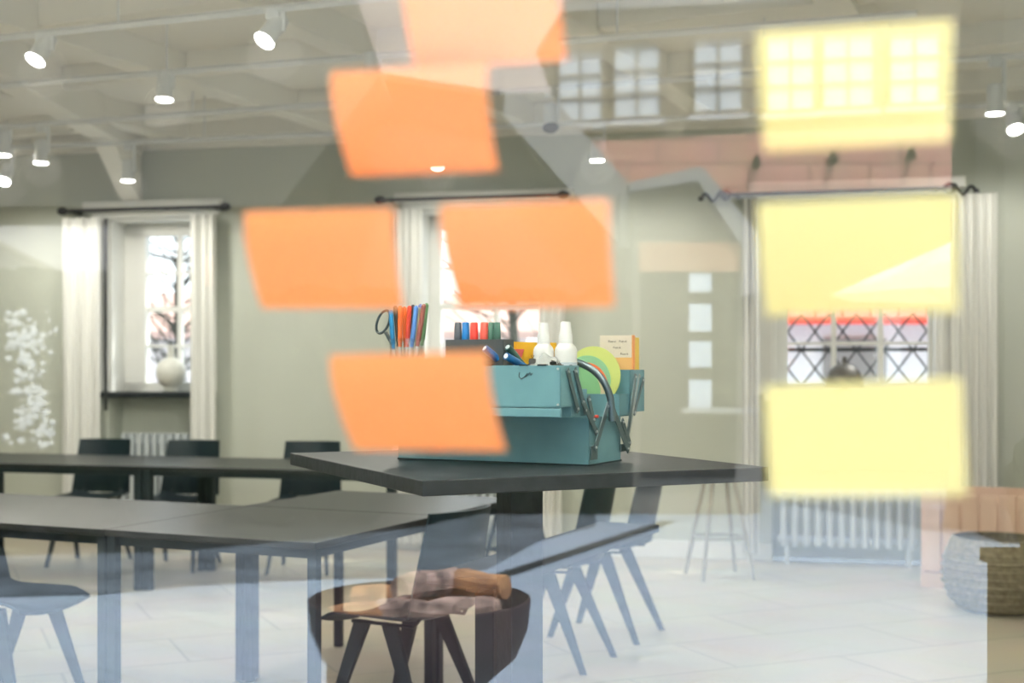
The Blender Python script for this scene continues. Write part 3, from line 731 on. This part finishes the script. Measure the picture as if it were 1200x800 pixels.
note((515, 240), (713, 233), m_orange, 'orange sticky note above the markers and spray bottles', go, (.036, .016))
note((386, 416), (571, 411), m_orange, 'lowest orange sticky note, hiding the left of the toolbox', go, (.036, .032))
note((888, 38), (1116, 23), m_yellow, 'topmost of the three yellow sticky notes', gye, (.034, .012))
note((888, 238), (1121, 227), m_yellow, 'middle one of the three yellow sticky notes', gye, (.026, .010))
note((895, 452), (1126, 443), m_yellow, 'lowest of the three yellow sticky notes', gye, (.006, .006))

# ------------------------------------------------------------------ toolbox
TA = math.atan2(-.456, .89); MT = frame((.194, 3.34, 1.08), TA); MTi = MT.inverted()
def TL_(px, py, yl):                                         # pixel to toolbox-local point on the plane y = yl
    o = MTi @ Vector((0, 0, EYE)); d = MTi.to_3x3() @ Vector(((px-600)/F, 1, -(py-HZ)/F))
    return o + d*((yl-o.y)/d.y)
tb = empty('toolbox', MT, 'teal steel cantilever toolbox standing open on the bar table', 'toolbox')
def tray(x0, x1, y0, y1, z0, z1, name, parent, t=.003):
    mb = MB()
    mb.box(x0, x1, y0, y1, z0, z0+t).box(x0, x1, y0, y0+t, z0, z1, None, .0008).box(x0, x1, y1-t, y1, z0, z1, None, .0008)
    mb.box(x0, x0+t, y0, y1, z0, z1, None, .0008).box(x1-t, x1, y0, y1, z0, z1, None, .0008)
    return mb.build(name, m_tool, parent)
base = tray(-.565, 0, 0, .21, 0, .122, 'base', tb)
MB().box(-.567, .002, -.002, .212, 0, .004).build('foot_rim', m_blackleg, base)
lf = tray(-.56, -.004, -.10, -.002, .128, .195, 'lower_tray', tb)
uf = tray(-.565, 0, -.168, -.060, .152, .254, 'upper_tray', tb)
MB().box(-.565, 0, -.168, -.160, .128, .150, None, .002).build('bottom_flange', m_tool, uf)
for x in (-.10, -.05, -.2, -.3): MB().box(x-.012, x+.012, -.170, -.160, .253, .257).build('hinge_slot', m_blackleg, uf)
lb_ = tray(-.56, -.004, .212, .31, .118, .178, 'lower_tray', tb)
ub = tray(-.565, 0, .275, .382, .128, .243, 'upper_tray', tb)
# straps of the cantilever on the right-hand end, twice per side
def strap(p, q, w=.016, t=.003, x=.004, mat=m_link, nm='link_strap'):
    p = Vector((x, p[0], p[1])); q = Vector((x, q[0], q[1])); d = (q-p).normalized(); s = Vector((0, -d.z, d.y))*w/2; e_ = Vector((t, 0, 0))
    p -= d*.006; q += d*.006
    o = MB().prism([p+s, p-s, q-s, q+s], [p+s+e_, p-s+e_, q-s+e_, q+s+e_]).build(nm, mat, tb)
    rv = MB()
    for c in (p+d*.008, q-d*.008): rv.cyl(c, c+Vector((t+.003, 0, 0)), .004, .003, 10)
    rv.build('rivet', m_steel, o); return o
for xx in (.002, -.570):
    strap((-.135, .240), (-.075, .145), x=xx); strap((-.090, .240), (-.030, .140), x=xx)
    strap((-.05, .165), (.035, .085), x=xx+.002); strap((.02, .115), (-.01, .17), x=xx+.001)
    strap((.335, .225), (.255, .060), x=xx, mat=m_steel, w=.006); strap((.365, .215), (.30, .125), x=xx, w=.010); strap((.30, .225), (.235, .045), x=xx+.003, w=.012)
    strap((.205, .105), (.255, .045), x=xx+.004)
    strap((.10, .150), (.02, .045), x=xx+.006, w=.018); strap((.115, .155), (.235, .030), x=xx+.008, w=.020)
MB().box(.002, .005, .005, .045, .015, .05).build('handle_plate', m_link, tb)
MB().box(.002, .006, .20, .26, .025, .045).build('handle_plate', m_link, tb)
# tubular carrying handle lying across the box, bent down at the right end
hp = [(-.575, .09, .14), (-.575, .09, .20), (-.555, .09, .24), (-.50, .09, .262), (-.30, .09, .265), (-.14, .09, .265)]
for k in range(0, 10):
    a = k/9*math.pi/2
    hp.append((-.10+.115*math.sin(a), .09+.02*k/9, .265-.115*(1-math.cos(a))))
hp.append((.017, .112, .11))
hp = [Vector(p) for p in hp]
MB().tube(hp, .0095, 14).build('carrying_handle', m_tube, tb, True)
# pen mark on the tray
sq = [TL_(x, y, -.1695) for x, y in ((609, 436), (608, 441), (611, 444), (615, 441), (618, 437), (616, 442), (619, 439), (621, 436), (622, 440), (624, 437))]
MB().tube(sq, .0009, 6).build('pen_mark', m_iron, uf)
for p_ in (TL_(654, 474, -.169), TL_(654, 432, -.169)):
    MB().cyl(p_, p_-Vector((0, .002, 0)), .003, n=10).build('rivet', m_steel, uf)
for x, y in ((-.002, .02), (-.002, .045)): MB().cyl((x, y, .124), (x+.008, y, .124), .004, n=10).build('stop_bead', m_red, tb)

# ------------------------------------------------------------------ contents
def tw(v): return MT @ Vector(v)
m_acr = glass_mat('clear_acrylic', .06, (.93, .95, .95))
# pen cup and pens
cpos = TL_(477, 430, -.115); cx = cpos.x
cup = empty('pen_cup', MT @ Matrix.Translation((cx, -.115, .156)), 'clear acrylic pen cup in the toolbox tray behind the lowest orange note', 'cup')
MB().lathe([(.044, 0), (.046, .002), (.046, .168), (.044, .168), (.044, .004), (.002, .003)], 28).build('body', m_acr, cup, True)
pens = [((458, 363), (.01, .20, .45), 'blue striped pencil leaning left over the scissors', 'pencil'), ((463, 358), (.03, .03, .03), 'black felt pen with a brown end', 'felt pen'), ((469, 358), (.85, .16, .03), 'orange felt pen standing left of its twin', 'felt pen'),
        ((474, 359), (.88, .15, .02), 'orange felt pen standing right of its twin', 'felt pen'), ((480, 358), (.72, .06, .03), 'red felt pen leaning right', 'felt pen'), ((484, 357), (.025, .015, .03), 'dark brown felt pen', 'felt pen'),
        ((488, 358), (.10, .25, .62), 'bright blue felt pen', 'felt pen'), ((493, 356), (.22, .24, .55), 'lilac blue felt pen', 'felt pen'), ((497, 356), (.30, .09, .07), 'brown red felt pen', 'felt pen'), ((500, 355), (.10, .20, .09), 'green felt pen with white lettering, rightmost in the cup', 'felt pen'),
        ((491, 360), (.40, .36, .22), 'olive grey felt pen standing between brown and lilac', 'felt pen')]
m_lab = node_mat('pale_print', (.55, .6, .6), .5)
for i, (tpx, col, lb, ct) in enumerate(pens):
    yl = -.115+(-.022, .016, -.02, .02, -.012, .022)[i % 6]
    top = TL_(tpx[0], tpx[1], yl)
    fr_ = (i+.5)/len(pens)
    bot = Vector((cx+(fr_-.5)*.05, -.115+(yl+.115)*.7, .166))
    m_ = node_mat('pen_%d' % i, col, .35)
    e = empty(ct.replace(' ', '_'), MT @ Matrix.Translation(bot), lb + ', in the clear cup', ct, 'pens in the clear cup')
    v = top-bot; L = v.length; d = v.normalized()
    MB().cyl((0, 0, 0), d*(L*.62), .0050, n=12).build('barrel', node_mat('barrel_%d' % i, tuple(min(1, c*1.2+.03) for c in col), .35), e, True)
    MB().cyl(d*(L*.62), d*(L*.985), .0066, .0060, 12).cyl(d*(L*.985), d*L, .0045, .003, 12).build('cap', m_, e, True)
    MB().cyl(d*(L*.36), d*(L*.56),   .0053, n=12).build('printed_label', m_lab, e, True)
# scissors
sc = empty('scissors', MT @ Matrix.Translation((cx-.03, -.115, .17)), 'dark handled scissors hanging over the left rim of the pen cup', 'scissors')
o0 = Vector((cx-.03, -.115, .17))
hc = TL_(449, 377, -.118)-o0
rg = [hc+Vector((.019*math.cos(a)+.010*math.sin(a), 0, .030*math.sin(a))) for a in [k*math.pi/14 for k in range(29)]]
MB().tube(rg, .0035, 8).tube([hc+Vector((.008, 0, -.028)), hc+Vector((.03, 0, -.06))], [.005, .006], 8).build('handle', node_mat('dark_handle', (.02, .035, .045), .4), sc, True)
MB().tube([hc+Vector((.03, 0, -.06)), Vector((.03, 0, 0))], [.006, .003], 6, flat=.3).build('blade', m_steel, sc)
# marker box with six markers
a = TL_(522, 398, -.13); b = TL_(590, 398, -.13)
mbx = empty('marker_box', MT @ Matrix.Translation((a.x, -.13, .156)), 'black marker box holding six capped board markers', 'box')
hL = b.x-a.x; hz_ = a.z-.156
MB().box(0, hL, 0, .058, 0, .003).box(0, hL, 0, .003, 0, hz_, None, .001).box(0, hL, .055, .058, 0, hz_, None, .001).box(0, .003, 0, .058, 0, hz_, None, .001).box(hL-.003, hL, 0, .058, 0, hz_, None, .001).build('body', node_mat('black_card', (.045, .05, .055), .6), mbx)
MB().box(.003, hL-.003, .003, .055, hz_-.02, hz_-.016).build('rack_insert', node_mat('black_card_insert', (.03, .03, .035), .7), mbx)
mks = [(536, 7, (.075, .08, .10), 'anthracite'), (545, 7, (.0, .16, .48), 'blue'), (555, 7.5, (.72, .045, .03), 'red, left of the paler one'), (567, 8, (.78, .10, .07), 'pale red'), (575, 6, (.05, .14, .10), 'green, left of the darker one'), (582, 6.5, (.035, .11, .085), 'dark green, rightmost')]
for i, (px, w, col, nm) in enumerate(mks):
    c = TL_(px, 398, -.105); tz = TL_(px, 377.5, -.105).z
    e = empty('board_marker', MT @ Matrix.Translation((c.x, -.102, .159)), 'capped board marker, %s, standing in the black box' % nm, 'marker', 'board markers in the black box')
    m_ = node_mat('cap_%d' % i, col, .4); r_ = w*.00142
    MB().cyl((0, 0, .001), (0, 0, hz_-.008), r_*.95, n=20).build('barrel', m_lab, e, True)
    MB().lathe([(r_*.9, hz_-.008), (r_, hz_-.004), (r_*1.02, hz_+.004), (r_*.9, tz-.161), (r_*.75, tz-.159)], 20).build('cap', m_, e, True)
# loose markers
m_blu = node_mat('blue_marker', (.0, .09, .27), .35); m_grn = node_mat('green_marker', (.02, .07, .06), .35)
for pa, pb, yl0, yl1, m_, lb in (((568, 408), (592, 428), -.155, -.105, m_blu, 'dark blue marker leaning out of the tray below the marker box'), ((593, 417), (612, 428), -.155, -.100, m_blu, 'dark blue marker lying right of the leaning one'), ((595, 406.5), (606, 420), -.120, -.085, m_grn, 'dark green marker pointing up behind the blue ones')):
    p = TL_(*pa, yl0); q = TL_(*pb, yl1); d = (q-p).normalized(); q = p+d*.075
    e = empty('marker', MT @ Matrix.Translation(p), lb, 'marker', 'loose markers in the tray')
    MB().cyl((0, 0, 0), d*.045, .0095, .010, 20).cyl(d*.045, d*.075, .0085, .0085, 20).build('cap', m_, e, True)
    MB().cyl(-d*.0015, d*.002, .0060, .0062, 16).build('end_disc', node_mat('white_disc', (.85, .88, .9), .4), e)
# yellow sheet with a pink note
def card(px0, px1, py0, z0, yl, mat, nm, lb, ct, th=.002, slope=0, lean=.0):
    p = TL_(px0, py0, yl); q = TL_(px1, py0, yl)
    mb = MB(); mb.prism([(p.x, yl-lean, z0), (q.x, yl-lean, z0), (q.x, yl, q.z-slope), (p.x, yl, p.z)], [(p.x, yl+th-lean, z0), (q.x, yl+th-lean, z0), (q.x, yl+th, q.z-slope), (p.x, yl+th, p.z)], MT)
    return tag(mb.build(nm, mat), lb, ct)
card(590, 651, 400, .132, -.030, paper_mat('sunny_yellow_paper', (.95, .55, .04), .1), 'paper_pad', 'sunny yellow paper pad behind the pink note and the left spray bottle', 'paper pad', .006, .003)
m_pinkp = paper_mat('pink_paper', (.85, .18, .15), .1)
q = [TL_(x, y, -.036) for x, y in ((594, 409), (614, 409), (608, 428), (588, 428))]
tag(MB().prism(q, [v+Vector((0, .002, 0)) for v in q], MT).build('paper_note', m_pinkp), 'pink paper note standing before the yellow pad', 'note')
# spray bottles
m_bot = node_mat('white_plastic', (.80, .80, .78), .35); m_lbl = node_mat('pale_blue_label', (.50, .58, .66), .4)
def bottle(px, yl, ytop, lb, s=1.0):
    c = TL_(px, ytop, yl); z0 = .132; Ht = c.z-z0
    e = empty('spray_bottle', MT @ Matrix.Translation((c.x, yl, z0)), lb, 'bottle', 'white spray bottles')
    r_ = .0285*s
    MB().lathe([(r_*.85, 0), (r_, .004), (r_, Ht*.68), (r_*.97, Ht*.705), (r_*.85, Ht*.735), (r_*.60, Ht*.765), (r_*.46, Ht*.78)], 32).build('body', m_bot, e, True)
    MB().lathe([(r_*1.01, Ht*.30), (r_*1.01, Ht*.56)], 32).build('label', m_lbl, e, True)
    MB().lathe([(r_*.62, Ht*.765), (r_*.60, Ht*.86), (r_*.52, Ht*.885), (r_*.44, Ht*.99), (r_*.38, Ht)], 28).build('cap', m_bot, e, True)
bottle(663, -.042, 377, 'white spray bottle, the right and nearer one of two')
bottle(637, -.062, 378, 'white spray bottle, the left one half hidden by the plastic bag', .92)
# plastic bag with clips
m_film = node_mat('thin_plastic_film', (.80, .82, .80), .15, alpha=.4)
ca, cb_ = Vector((-.10, 0, 0)), Vector((.012, 0, 0))
def bagf(u, v):
    x = ca.x+(cb_.x-ca.x)*u-.02; h = math.sin(math.pi*min(1, max(0, u)))**.7
    return MT @ Vector((x, -.158+v*.08, 0.222+(.060*h*math.sin(math.pi*v)**.6 if 0 < v < 1 else 0)+.004*math.sin(u*19+v*11))), Vector((0, 0, 1))
tag(MB().grid(bagf, 22, 14, .0004).build('plastic_bag', m_film), 'crumpled clear plastic bag of clips at the right end of the tray', 'bag')
m_clip = node_mat('dark_clip', (.05, .045, .04), .4, .3)
rr = random.Random(5)
for k in range(12):
    u = .1+.75*rr.random(); x = ca.x+(cb_.x-ca.x)*u-.01; y = -.145+rr.random()*.05; z = .238+.026*rr.random()
    mt = MT @ Matrix.Translation((x, y, z)) @ Matrix.Rotation(rr.random()*3, 4, 'Z') @ Matrix.Rotation(rr.random()*2, 4, 'X')
    tag(MB().prism([(-.008, -.006, 0), (.008, -.006, 0), (.008, 0, .011), (-.008, 0, .011)], [(-.008, .006, 0), (.008, .006, 0), (.008, .001, .011), (-.008, .001, .011)], mt).tube([(0, 0, .010), (-.004, 0, .020), (.004, 0, .020), (0, 0, .010)], .0007, 5, mt).build('binder_clip', m_clip),
        'small dark binder clip jumbled with its like inside the clear bag', 'clip', 'binder clips in the bag')
# stack of round cards
m_lime = paper_mat('lime_card', (.72, .80, .26), .1); m_mint = paper_mat('mint_card', (.30, .60, .36), .1); m_or = paper_mat('coral_card', (.90, .22, .10), .1); m_cr = paper_mat('cream_card', (.88, .78, .50), .1); m_gr = paper_mat('green_card', (.27, .56, .28), .1)
def disc(px, py, yl, rad, mat, lb):
    c = TL_(px, py, yl)
    return tag(MB().cyl(c, c+Vector((0, .0025, 0)), rad, n=48, mat=MT).build('round_card', mat), lb, 'round card', 'round cards in the back tray')
disc(695, 440, .245, .0800, m_lime, 'largest round card, lime yellow, at the back of the stack')
disc(688, 446, .241, .0690, m_mint, 'mint round card in front of the lime one')
disc(685, 454, .237, .0690, m_or, 'coral round card showing as a thin arc')
disc(683, 457, .233, .0690, m_cr, 'cream round card showing as an arc inside the coral one')
disc(676, 459, .229, .0690, m_gr, 'green round card in front of the stack')
# note pads at the right end
m_wrap = paper_mat('printed_wrapper', (.84, .76, .64), .1)
a = TL_(703, 393, .30); b = TL_(742, 396, .30)
pd = empty('sticky_note_block', MT @ Matrix.Translation((a.x, .30, .134)), 'block of sticky notes in a printed cream wrapper at the right end of the toolbox', 'sticky note block')
W_ = b.x-a.x-.004; Hh = a.z-.134
MB().box(0, W_, 0, .012, 0, Hh*.75, None, .0005).build('note_block', paper_mat('apricot_paper', (.92, .55, .22), .1), pd)
MB().box(0, W_, -.001, .014, Hh*.70, Hh, None, .0005).build('wrapper', m_wrap, pd)
MB().box(W_, W_+.004, .0, .014, 0, Hh, None, .0003).build('orange_edge', m_orange, pd)
def text(body, size, loc, parent, mat):
    cu = bpy.data.curves.new('lettering', 'FONT'); cu.body = body; cu.size = size; cu.extrude = .0002
    o = bpy.data.objects.new('lettering', cu); C.objects.link(o)
    dg = bpy.context.evaluated_depsgraph_get(); me = bpy.data.meshes.new_from_object(o.evaluated_get(dg)); bpy.data.objects.remove(o)
    o = bpy.data.objects.new('lettering', me); C.objects.link(o); me.materials.append(mat); o.parent = parent
    o.matrix_local = Matrix.Translation(loc) @ Matrix.Rotation(R(90), 4, 'X'); return o
for x, z in ((.026, Hh*.92), (.058, Hh*.92), (.012, Hh*.75), (.062, Hh*.75), (.040, Hh*.835)):
    text('Post-it', .0085, (x*W_/.095, -.0014, z-.003), pd, m_iron)
q = Vector((b.x-.009, .316, .134))
tag(MB().box(-.004, .0, -.002, .03, 0, Hh*.97, MT @ Matrix.Translation(q+Vector((.008, 0, 0)))).build('coloured_card', paper_mat('yellow_edge_card', (.90, .62, .10), .1)), 'thin yellow card behind the sticky note block', 'card')
